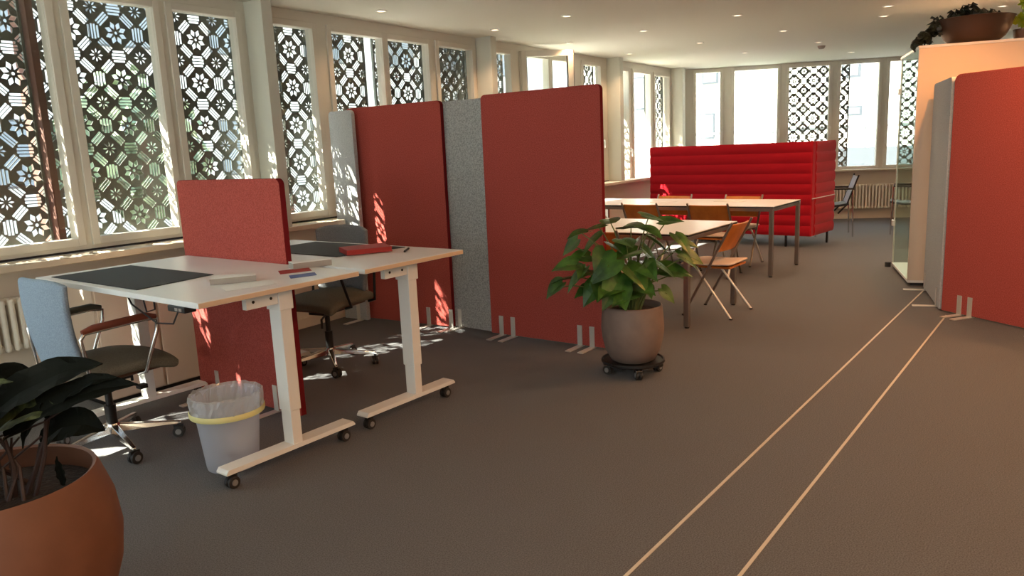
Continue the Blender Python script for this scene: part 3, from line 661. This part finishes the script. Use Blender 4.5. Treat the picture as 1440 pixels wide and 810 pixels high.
# ------------------------------------------------------------------ sling chairs by the far wall
def sling_chair(label, loc, rz):
    t = thing('sling_armchair', label, 'chair', loc, rz, 'blue-grey sling chairs by the far radiator')
    def bk(u, v): return (-.18 - .12 * v, (u - .5) * .44, .46 + .36 * v)
    def st(u, v): return (-.20 + .44 * v, (u - .5) * .44, .45 - .03 * math.sin(PI * v))
    obj('backrest', MB().grid(bent_surface(6, 5, bk)), M['sling_fabric'], t, solid=.012, smooth=True)
    obj('seat', MB().grid(bent_surface(6, 5, st)), M['black_plastic'], t, solid=.03, smooth=True)
    for sy in (-1, 1):
        y = sy * .235
        obj('back_post', MB().tube([(-.31, y, .84), (-.17, y, .44), (-.06, y, .32)], .011, 8), M['black_metal'], t)
        obj('armrest', MB().tube([(-.26, y, .655), (.20, y, .665)], .013, 8), M['black_metal'], t)
        obj('leg', MB().tube([(.20, y, .66), (.22, y, .0)], .011, 8), M['chrome'], t); obj('leg', MB().tube([(-.24, y, .655), (-.26, y, .0)], .011, 8), M['chrome'], t)
    return t
s0_ = sling_chair('blue-grey sling armchair peeking out behind the right end of the sofa', (11.25, 2.92, 0), math.radians(110))
s1_ = copy_tree(s0_); s1_.location = (11.75, 2.02, 0); s1_.rotation_euler = (0, 0, math.radians(100)); s1_['label'] = 'sling armchair seen through the glass display cabinet'

# ------------------------------------------------------------------ glass display cabinet
VA = math.atan2(.309, .951)
t = thing('display_cabinet', 'tall glass display cabinet with a white end panel carrying the plant bowl', 'display cabinet', (7.655, 1.30, 0), VA)
VL, VD, VH = 1.06, 1.00, 2.126     # local x = along glass door, local -y = depth of the white end panel
obj('end_panel', MB().box(0, .035, -VD, 0, .05, VH - .02), M['panel_cream'], t, bevel=.002)
obj('base_board', MB().box(0, VL, -VD, 0, .03, .055), M['white_laminate'], t, bevel=.002)
obj('top_board', MB().box(-.006, VL + .006, -VD, .006, VH - .022, VH), M['white_laminate'], t, bevel=.002)
obj('plinth', MB().box(.03, VL - .03, -VD + .03, -.03, 0, .03), M['black_plastic'], t)
obj('corner_post', MB().box(VL - .014, VL, -.014, 0, .055, VH - .022), M['steel_bright'], t)
obj('corner_post', MB().box(VL - .014, VL, -VD, -VD + .014, .055, VH - .022), M['steel_bright'], t)
dr = obj('glass_door', MB().box(.04, VL - .016, -.008, -.002, .06, VH - .03), M['cabinet_glass'], t)
obj('hinge', MB().box(VL - .045, VL + .02, -.012, .018, .44, .50), M['steel_bright'], dr, bevel=.003)
obj('hinge', MB().box(VL - .045, VL + .02, -.012, .018, 1.76, 1.82), M['steel_bright'], dr, bevel=.003)
obj('glass_back', MB().box(VL - .008, VL - .002, -VD + .016, -.016, .06, VH - .03), M['cabinet_glass'], t)
obj('caster', MB().lathe([(.0001, 0), (.03, 0), (.03, .05), (.0001, .05)], 16, VL + .05, .03), M['rubber'], t)
# plant bowl on top
def leaf_cloud(mb, centers, size, n, rnd_, shape='ivy'):
    for _ in range(n):
        c, r_ = rnd_.choice(centers); d = Vector((rnd_.gauss(0, 1), rnd_.gauss(0, 1), rnd_.gauss(0, 1))).normalized() * (r_ * rnd_.uniform(.5, 1))
        p = Vector(c) + d; s_ = size * rnd_.uniform(.7, 1.25); q = (d.normalized() + Vector((rnd_.uniform(-.7, .7), rnd_.uniform(-.7, .7), rnd_.uniform(-.2, .9)))).normalized().to_track_quat('Z', 'Y')
        pts = [(0, -.5), (.32, -.35), (.5, 0), (.28, .25), (0, .6), (-.28, .25), (-.5, 0), (-.32, -.35)]
        vs_ = [mb.b.verts.new(p + q @ Vector((x * s_, y * s_, -abs(x) * s_ * .25))) for x, y in pts]; mb.b.faces.new(vs_)
rv = random.Random(11)
BX, BY = 7.98, 0.93
t = thing('planter_bowl', 'wide brown bowl of dark ivy on top of the display cabinet', 'potted plant', (BX, BY, VH))
obj('bowl', MB().lathe([(.0001, 0), (.17, 0), (.235, .05), (.275, .13), (.295, .20), (.305, .21), (.29, .215), (.27, .18), (.0001, .16)], 40), M['bowl_brown'], t, smooth=True)
mb = MB(); leaf_cloud(mb, [((-.12, .12, .22), .10), ((.08, 0, .21), .10), ((-.02, .05, .27), .08), ((.14, -.1, .22), .08), ((-.1, .28, .17), .09), ((-.14, .36, .08), .07), ((-.16, .42, .03), .05)], .055, 420, rv); obj('foliage', mb, M['leaf_ivy'], t)
mb = MB()
for k in range(9): mb.tube([(rv.uniform(-.15, .15), rv.uniform(-.1, .2), .15), (-.1 + rv.uniform(-.06, .06), .26, .2), (-.15 + rv.uniform(-.05, .05), .38, .05)], .004, 5)
obj('stem', mb, M['stem_dark'], t)
t = thing('potted_plant', 'plant with downlight glow put into its lime leaf colour, behind the brown bowl', 'potted plant', (8.18, 0.60, VH))
obj('pot', MB().lathe([(.0001, 0), (.05, 0), (.065, .10), (.058, .10), (.0001, .09)], 24), M['bowl_brown'], t, smooth=True)
mb = MB(); leaf_cloud(mb, [((0, 0, .18), .06), ((.0, -.02, .30), .05), ((.0, .01, .36), .04)], .075, 60, rv); obj('foliage', mb, M['leaf_lamplit'], t)
obj('stem', MB().tube([(0, 0, .09), (.01, 0, .22), (0, 0, .34)], .005, 6), M['stem_green'], t)

# ------------------------------------------------------------------ plants
def heart_leaf(mb, base, tip_dir, nrm, L, Wd, droop=.25, fold=.18):
    d = Vector(tip_dir).normalized(); n = Vector(nrm); n = (n - d * n.dot(d)).normalized(); s_ = d.cross(n)
    ts = [-.12, 0, .12, .3, .5, .7, .88, 1.0]; ws = [.55, .82, .98, 1.0, .82, .52, .2, 0.0]
    def P(t_, u): return Vector(base) + d * (t_ * L) + s_ * (u * Wd / 2) + n * (-(t_ ** 2) * droop * L - (-abs(u)) * fold * Wd * .5 - (.06 * L * abs(u) ** 2))
    c = [mb.b.verts.new(P(max(t_, 0), 0)) for t_ in ts[1:]]
    for sg in (-1, 1):
        prev = None
        for i, (t_, w_) in enumerate(zip(ts, ws)):
            if i == 0: continue
            m_ = mb.b.verts.new(P(t_ - .02, sg * w_ * .55)) if w_ else None
            e_ = mb.b.verts.new(P(t_ - .03 * (1 if i < 3 else 0), sg * w_)) if w_ else None
            cur = (c[i - 1], m_, e_)
            if prev:
                if m_ is None: mb.b.faces.new((prev[0], c[i - 1], prev[1])); mb.b.faces.new((prev[1], c[i - 1], prev[2]))
                else:
                    mb.b.faces.new((prev[0], cur[0], cur[1], prev[1])); mb.b.faces.new((prev[1], cur[1], cur[2], prev[2]))
            else:
                lobe = mb.b.verts.new(P(-.14, sg * .45)); mb.b.faces.new((cur[0], cur[1], lobe)); mb.b.faces.new((cur[1], cur[2], lobe))
            prev = cur
def lance_leaf(mb, base, pts, Wd, n, rnd_, fold=.25, wav=.01):
    """long pointed leaf following the polyline pts, width profile lanceolate"""
    pts = [Vector(p) for p in pts]; N = 14
    def at(t_):
        f = t_ * (len(pts) - 1); i = min(int(f), len(pts) - 2); return pts[i].lerp(pts[i + 1], f - i)
    prev = None
    for k in range(N + 1):
        t_ = k / N; wav = abs(wav); p = at(t_); d = (at(min(1, t_ + .05)) - at(max(0, t_ - .05))).normalized(); nn = Vector(n); nn = (nn - d * nn.dot(d)).normalized(); s_ = d.cross(nn)
        w = Wd / 2 * math.sin(PI * min(1, t_ * .93 + .07)) ** .8 * (1 - .25 * t_); w = max(w, .001); wv = wav * .3 * math.sin(k * 1.7)
        a = [mb.b.verts.new(p + s_ * (u * w) + nn * (fold * abs(u) * w + (wv if abs(u) == 1 else 0))) for u in (-1, -.5, 0, .5, 1)]
        if prev:
            for q in range(4): mb.b.faces.new((prev[q], a[q], a[q + 1], prev[q + 1]))
        prev = a
# plant dolly and pot in the middle
PX, PY = 4.06, 2.20
t = thing('plant_dolly', 'black round plant dolly on swivel casters under the grey-brown pot', 'plant dolly', (PX, PY, 0))
obj('tray', MB().lathe([(.0001, .072), (.185, .072), (.195, .08), (.195, .095), (.185, .095), (.18, .085), (.0001, .085)], 36).box(-.19, .19, -.03, .03, .062, .073).box(-.03, .03, -.19, .19, .062, .073), M['black_plastic'], t, smooth=True)
for k in range(4):
    a = math.radians(-140 + 90 * k)
    c_ = caster(t, .155 * math.cos(a), .155 * math.sin(a), .030, rz=a + .8 * k, htop=.066)
    obj('caster_plate', MB().box(-.03, .03, -.02, .02, .058, .064, Matrix.Translation((.155 * math.cos(a), .155 * math.sin(a), 0)) @ rot2(a)).box(-.003, .003, -.024, .024, .030, .060, Matrix.Translation((.165 * math.cos(a), .165 * math.sin(a), 0)) @ rot2(a + .7)), M['chrome'], t)
t = thing('potted_plant', 'leafy green plant in a grey-brown egg-shaped pot in the middle of the room', 'potted plant', (PX, PY, .086))
obj('pot', MB().lathe([(.0001, 0), (.115, 0), (.135, .01), (.168, .07), (.187, .15), (.192, .21), (.188, .28), (.182, .345), (.174, .35), (.170, .34), (.178, .28), (.17, .25), (.0001, .25)], 48), M['pot_grey'], t, smooth=True)
obj('soil', MB().lathe([(.0001, .32), (.10, .318), (.172, .305)], 32), M['soil'], t)
rn = random.Random(5); lv = MB(); stm = MB(); pw = MB()
V_f = Vector((.78, .62, 0)).normalized(); V_r = Vector((.62, -.78, 0))
# (screen right offset, height above pot base, depth offset, leaf length) chosen to give the crown its photographed outline
spots = [(-.40, .62, -.05, .20), (-.47, .47, 0.0, .19), (-.36, .72, .08, .19), (-.29, .58, -.08, .19), (-.22, .74, .03, .22), (-.20, .86 - .02, .06, .18), (-.10, .72, -.10, .22), (-.12, .86, .05, .17),
         (0.0, .82, .0, .20), (.02, .70, .12, .18), (.09, .80, -.06, .20), (.10, .66, -.02, .18), (-.02, .58, -.16, .22), (-.12, .52, -.18, .24), (-.05, .46, -.20, .22), (-.20, .50, -.14, .21),
         (.05, .48, -.12, .18), (.22, .56, -.03, .19), (.33, .62, -.02, .18), (.36, .70, .04, .16), (.20, .42, -.08, .16), (.13, .52, .10, .17), (-.15, .42, -.14, .18), (.0, .40, -.17, .18), (-.28, .44, .02, .17),
         (-.38, .52, .04, .2), (-.24, .46, -.05, .2), (.16, .60, -.10, .2), (.06, .60, -.16, .2), (-.16, .48, -.2, .22), (-.3, .8, .02, .17), (.3, .74, 0, .18), (.38, .62, .05, .17), (-.04, .68, -.1, .2), (-.2, .66, -.12, .2), (.24, .66, .05, .18), (-.1, .47, -.22, .2), (-.33, .56, -.08, .19), (.02, .5, -.2, .2), (.12, .88, .05, .16), (.24, .84, .10, .16), (-.06, .60, .12, .2), (-.30, .66, .02, .18), (.16, .72, .05, .17), (.28, .50, .04, .15), (-.06, .76, -.14, .20), (.02, .54, .05, .18), (-.17, .62, -.16, .22)]
for i, (rx, hz, dp, L) in enumerate(spots):
    tip = V_r * rx + V_f * dp + Vector((0, 0, hz)); b0 = V_r * (rx * .12) + V_f * rn.uniform(-.05, .05) + Vector((0, 0, .31))
    mid = b0.lerp(tip, .5) + Vector((0, 0, .07)) - V_r * rx * .12
    stm.tube([b0, b0.lerp(mid, .5) + Vector((0, 0, .03)), mid, tip.lerp(mid, .35) + Vector((0, 0, .015)), tip], [.006, .005, .0045, .004, .003], 6)
    if hz < .45 and abs(rx) < .15: continue
    out = (V_r * (rx + rn.uniform(-.25, .25)) + V_f * (dp - .05 + rn.uniform(-.15, .15))).normalized()
    dr_ = (out + Vector((0, 0, rn.uniform(-1.0, .1) if hz < .75 else rn.uniform(-.35, .25)))).normalized()
    nr = (Vector((0, 0, 1)) - V_f * rn.uniform(-.1, .8) + V_r * rn.uniform(-.5, .5)).normalized()
    heart_leaf(lv, tip - dr_ * L * .3, dr_, nr, L * rn.uniform(.75, 1.08), L * rn.uniform(.62, .8), droop=rn.uniform(.1, .35), fold=rn.uniform(.1, .5))
obj('stem', stm, M['stem_green'], t, smooth=True); obj('leaves', lv, M['leaf_green'], t, smooth=False)
# dark plant at bottom left
t = thing('potted_plant', 'dark broad-leaved plant in a terracotta pot at the lower left corner', 'potted plant', (.70, 2.43, 0))
obj('pot', MB().lathe([(.0001, 0), (.17, 0), (.20, .015), (.255, .11), (.298, .24), (.310, .34), (.300, .44), (.272, .53), (.262, .55), (.252, .545), (.262, .50), (.285, .40), (.0001, .40)], 64), M['pot_terracotta'], t, smooth=True)
obj('soil', MB().lathe([(.0001, .50), (.14, .495), (.262, .48)], 32), M['soil'], t)
lv = MB(); stm = MB(); rn = random.Random(9)
VR = Vector((.603, -.797, 0)).normalized(); VF = Vector((.797, .603, 0)).normalized()
def L3(rx, dp, z): return VR * rx + VF * dp + Vector((0, 0, z if z < .6 else z - .13 * (z - .6) / .4 - .03))
plan = [ # stem end (right, depth, z), leaf tip, width
    ((-.02, .0, .80), (.35, .02, 1.045), .17), ((.07, -.02, .76), (.45, .0, .96), .14), ((.18, .0, .82), (.40, .0, .99), .07),
    ((.12, .05, .69), (.33, .02, .755), .15), ((-.05, -.05, .83), (.12, -.02, 1.0), .06), ((-.20, .0, .82), (.02, .0, 1.02), .20),
    ((-.25, .05, .75), (-.02, .05, .96), .22), ((-.10, -.1, .68), (.10, -.12, .78), .20), ((-.02, .02, .72), (.24, -.02, .865), .14),
    ((-.18, -.1, .62), (.06, -.14, .68), .2), ((.20, .02, .93), (.10, .0, .70), .08), ((-.1, .1, .8), (.06, .16, .97), .13), ((.0, -.1, .76), (.14, -.16, .84), .14), ((-.25, -.1, .8), (-.12, -.1, .95), .2)]
new = MB()
for i_, (s_, e_, w) in enumerate(plan):
    a, b = L3(*s_), L3(*e_); d = b - a; b0 = L3(s_[0] * .45 + rn.uniform(-.02, .04), s_[1] * .4, .49)
    stm.tube([b0, b0.lerp(a, .55) + VR * .01, a, a + d * .3], [.007, .006, .005, .003], 6)
    m1 = a + d * .35 + Vector((0, 0, .035)); m2 = a + d * .7 + Vector((0, 0, .03))
    lance_leaf(new if i_ in (4, 8, 9) else lv, a, [a, m1, m2, b], w * .8, Vector((0, 0, 1)) - VF * .9 + VR * rn.uniform(-.3, .3), rn, fold=rn.uniform(.2, .6), wav=.012)
for k in range(7): stm.tube([L3(rn.uniform(-.05, .12), rn.uniform(-.05, .1), .49), L3(rn.uniform(0, .14), 0, .62), L3(rn.uniform(.02, .16), 0, .75)], [.006, .005, .003], 6)
lance_leaf(lv, None, [L3(.17, .05, .50), L3(.165, .05, .545), L3(.16, .05, .59)], .03, (-.7, -.5, .1), rn)
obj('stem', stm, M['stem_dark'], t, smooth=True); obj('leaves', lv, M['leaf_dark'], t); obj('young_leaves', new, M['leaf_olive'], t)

# ------------------------------------------------------------------ outside
struct('ground', MB().box(-40, 60, 5.9, 60, -0.6, -0.5).box(14.5, 60, -30, 5.9, -0.6, -0.5), M['street'])
def building(label, Mx, w, h, wins, m=None, x0=0):
    b = thing('building', label, 'building'); b.matrix_world = Mx
    obj('wall', MB().box(x0, w, 0, 6, -.5, h), m or M['facade_white'], b)
    for (a, c, z0, z1) in wins:
        f = obj('window', MB().box(a, c, -.03, .02, z0, z1), M['window_dark'], b); obj('pane', MB().box(a + .05, c - .05, -.04, -.03, z0 + .05, z1 - .05), M['facade_grey'], f)
    obj('roof', MB().box(x0 - .3, w + .3, -.4, 6.3, h, h + .25), M['facade_grey'], b)
    return b
# far side: facade plane X = 22 facing the room
BM = Matrix.Translation((22, 14, 0)) @ rot2(-PI / 2)
def yy(y): return 14 - y
building('pale house with small windows seen through the far windows', BM, 30, 7.5,
         [(yy(5.55), yy(5.09), 2.84, 3.7), (yy(5.40), yy(5.02), 1.85, 2.10), (yy(9.47), yy(8.98), 3.0, 3.6), (yy(9.53), yy(9.08), 1.41, 2.16), (yy(1.8), yy(1.2), 1.8, 2.6), (yy(3.2), yy(2.6), 2.8, 3.7), (yy(12), yy(11.2), 2.4, 3.4)])
t = thing('railing', 'pale terrace railing outside the far windows', 'railing', (18, 0, 0))
obj('rail', MB().box(-.03, .03, -3, 12, 1.50, 1.56), M['rail_grey'], t)
for k in range(16): obj('post', MB().box(-.02, .02, -3 + k, -2.96 + k, -.5, 1.5), M['rail_grey'], t)
t = obj('garden_wall', MB().box(16, 16.25, -8, 7.2, -.5, 1.12), M['garden_wall']); tag(t, 'low grey garden wall outside the far windows', 'wall')
t = obj('lawn', MB().box(13.0, 17.4, 7.6, 18, -.5, -.42), M['grass']); tag(t, 'pale lawn outside the corner windows', 'lawn', kind='stuff')
building('long pale apartment house across the street outside the left windows', Matrix.Translation((-22, 19, 0)), 50, 8.0,
         [(3 + 3.1 * k, 4.5 + 3.1 * k, z, z + 1.5) for k in range(15) for z in (1.0, 4.2)])
def tree(label, x, y, h, r, seed, n=900):
    t = thing('tree', label, 'tree', (x, y, -.5), group='trees outside the left windows'); rr = random.Random(seed)
    obj('trunk', MB().tube([(0, 0, 0), (.08, .05, h * .4), (0, 0, h * .75)], [.16, .12, .05], 10), M['bark'], t)
    mb = MB(); leaf_cloud(mb, [((0, 0, h * .75), r), ((r * .6, 0, h * .6), r * .6), ((-r * .6, .3, h * .62), r * .65), ((0, -.4, h * .5), r * .6)], .34, n, rr); obj('foliage', mb, M['tree_leaf'], t)
tree('round green tree outside the second window from the left', 1.6, 12.5, 3.4, 1.3, 1)
tree('green tree outside the window beside the first pillar', 6.8, 13.5, 3.2, 1.2, 2)
tree('green tree outside the leftmost window', -1.8, 11.5, 3.0, 1.2, 3)
tree('green tree outside the corner windows', 19.6, 14.2, 2.2, 1.0, 4)
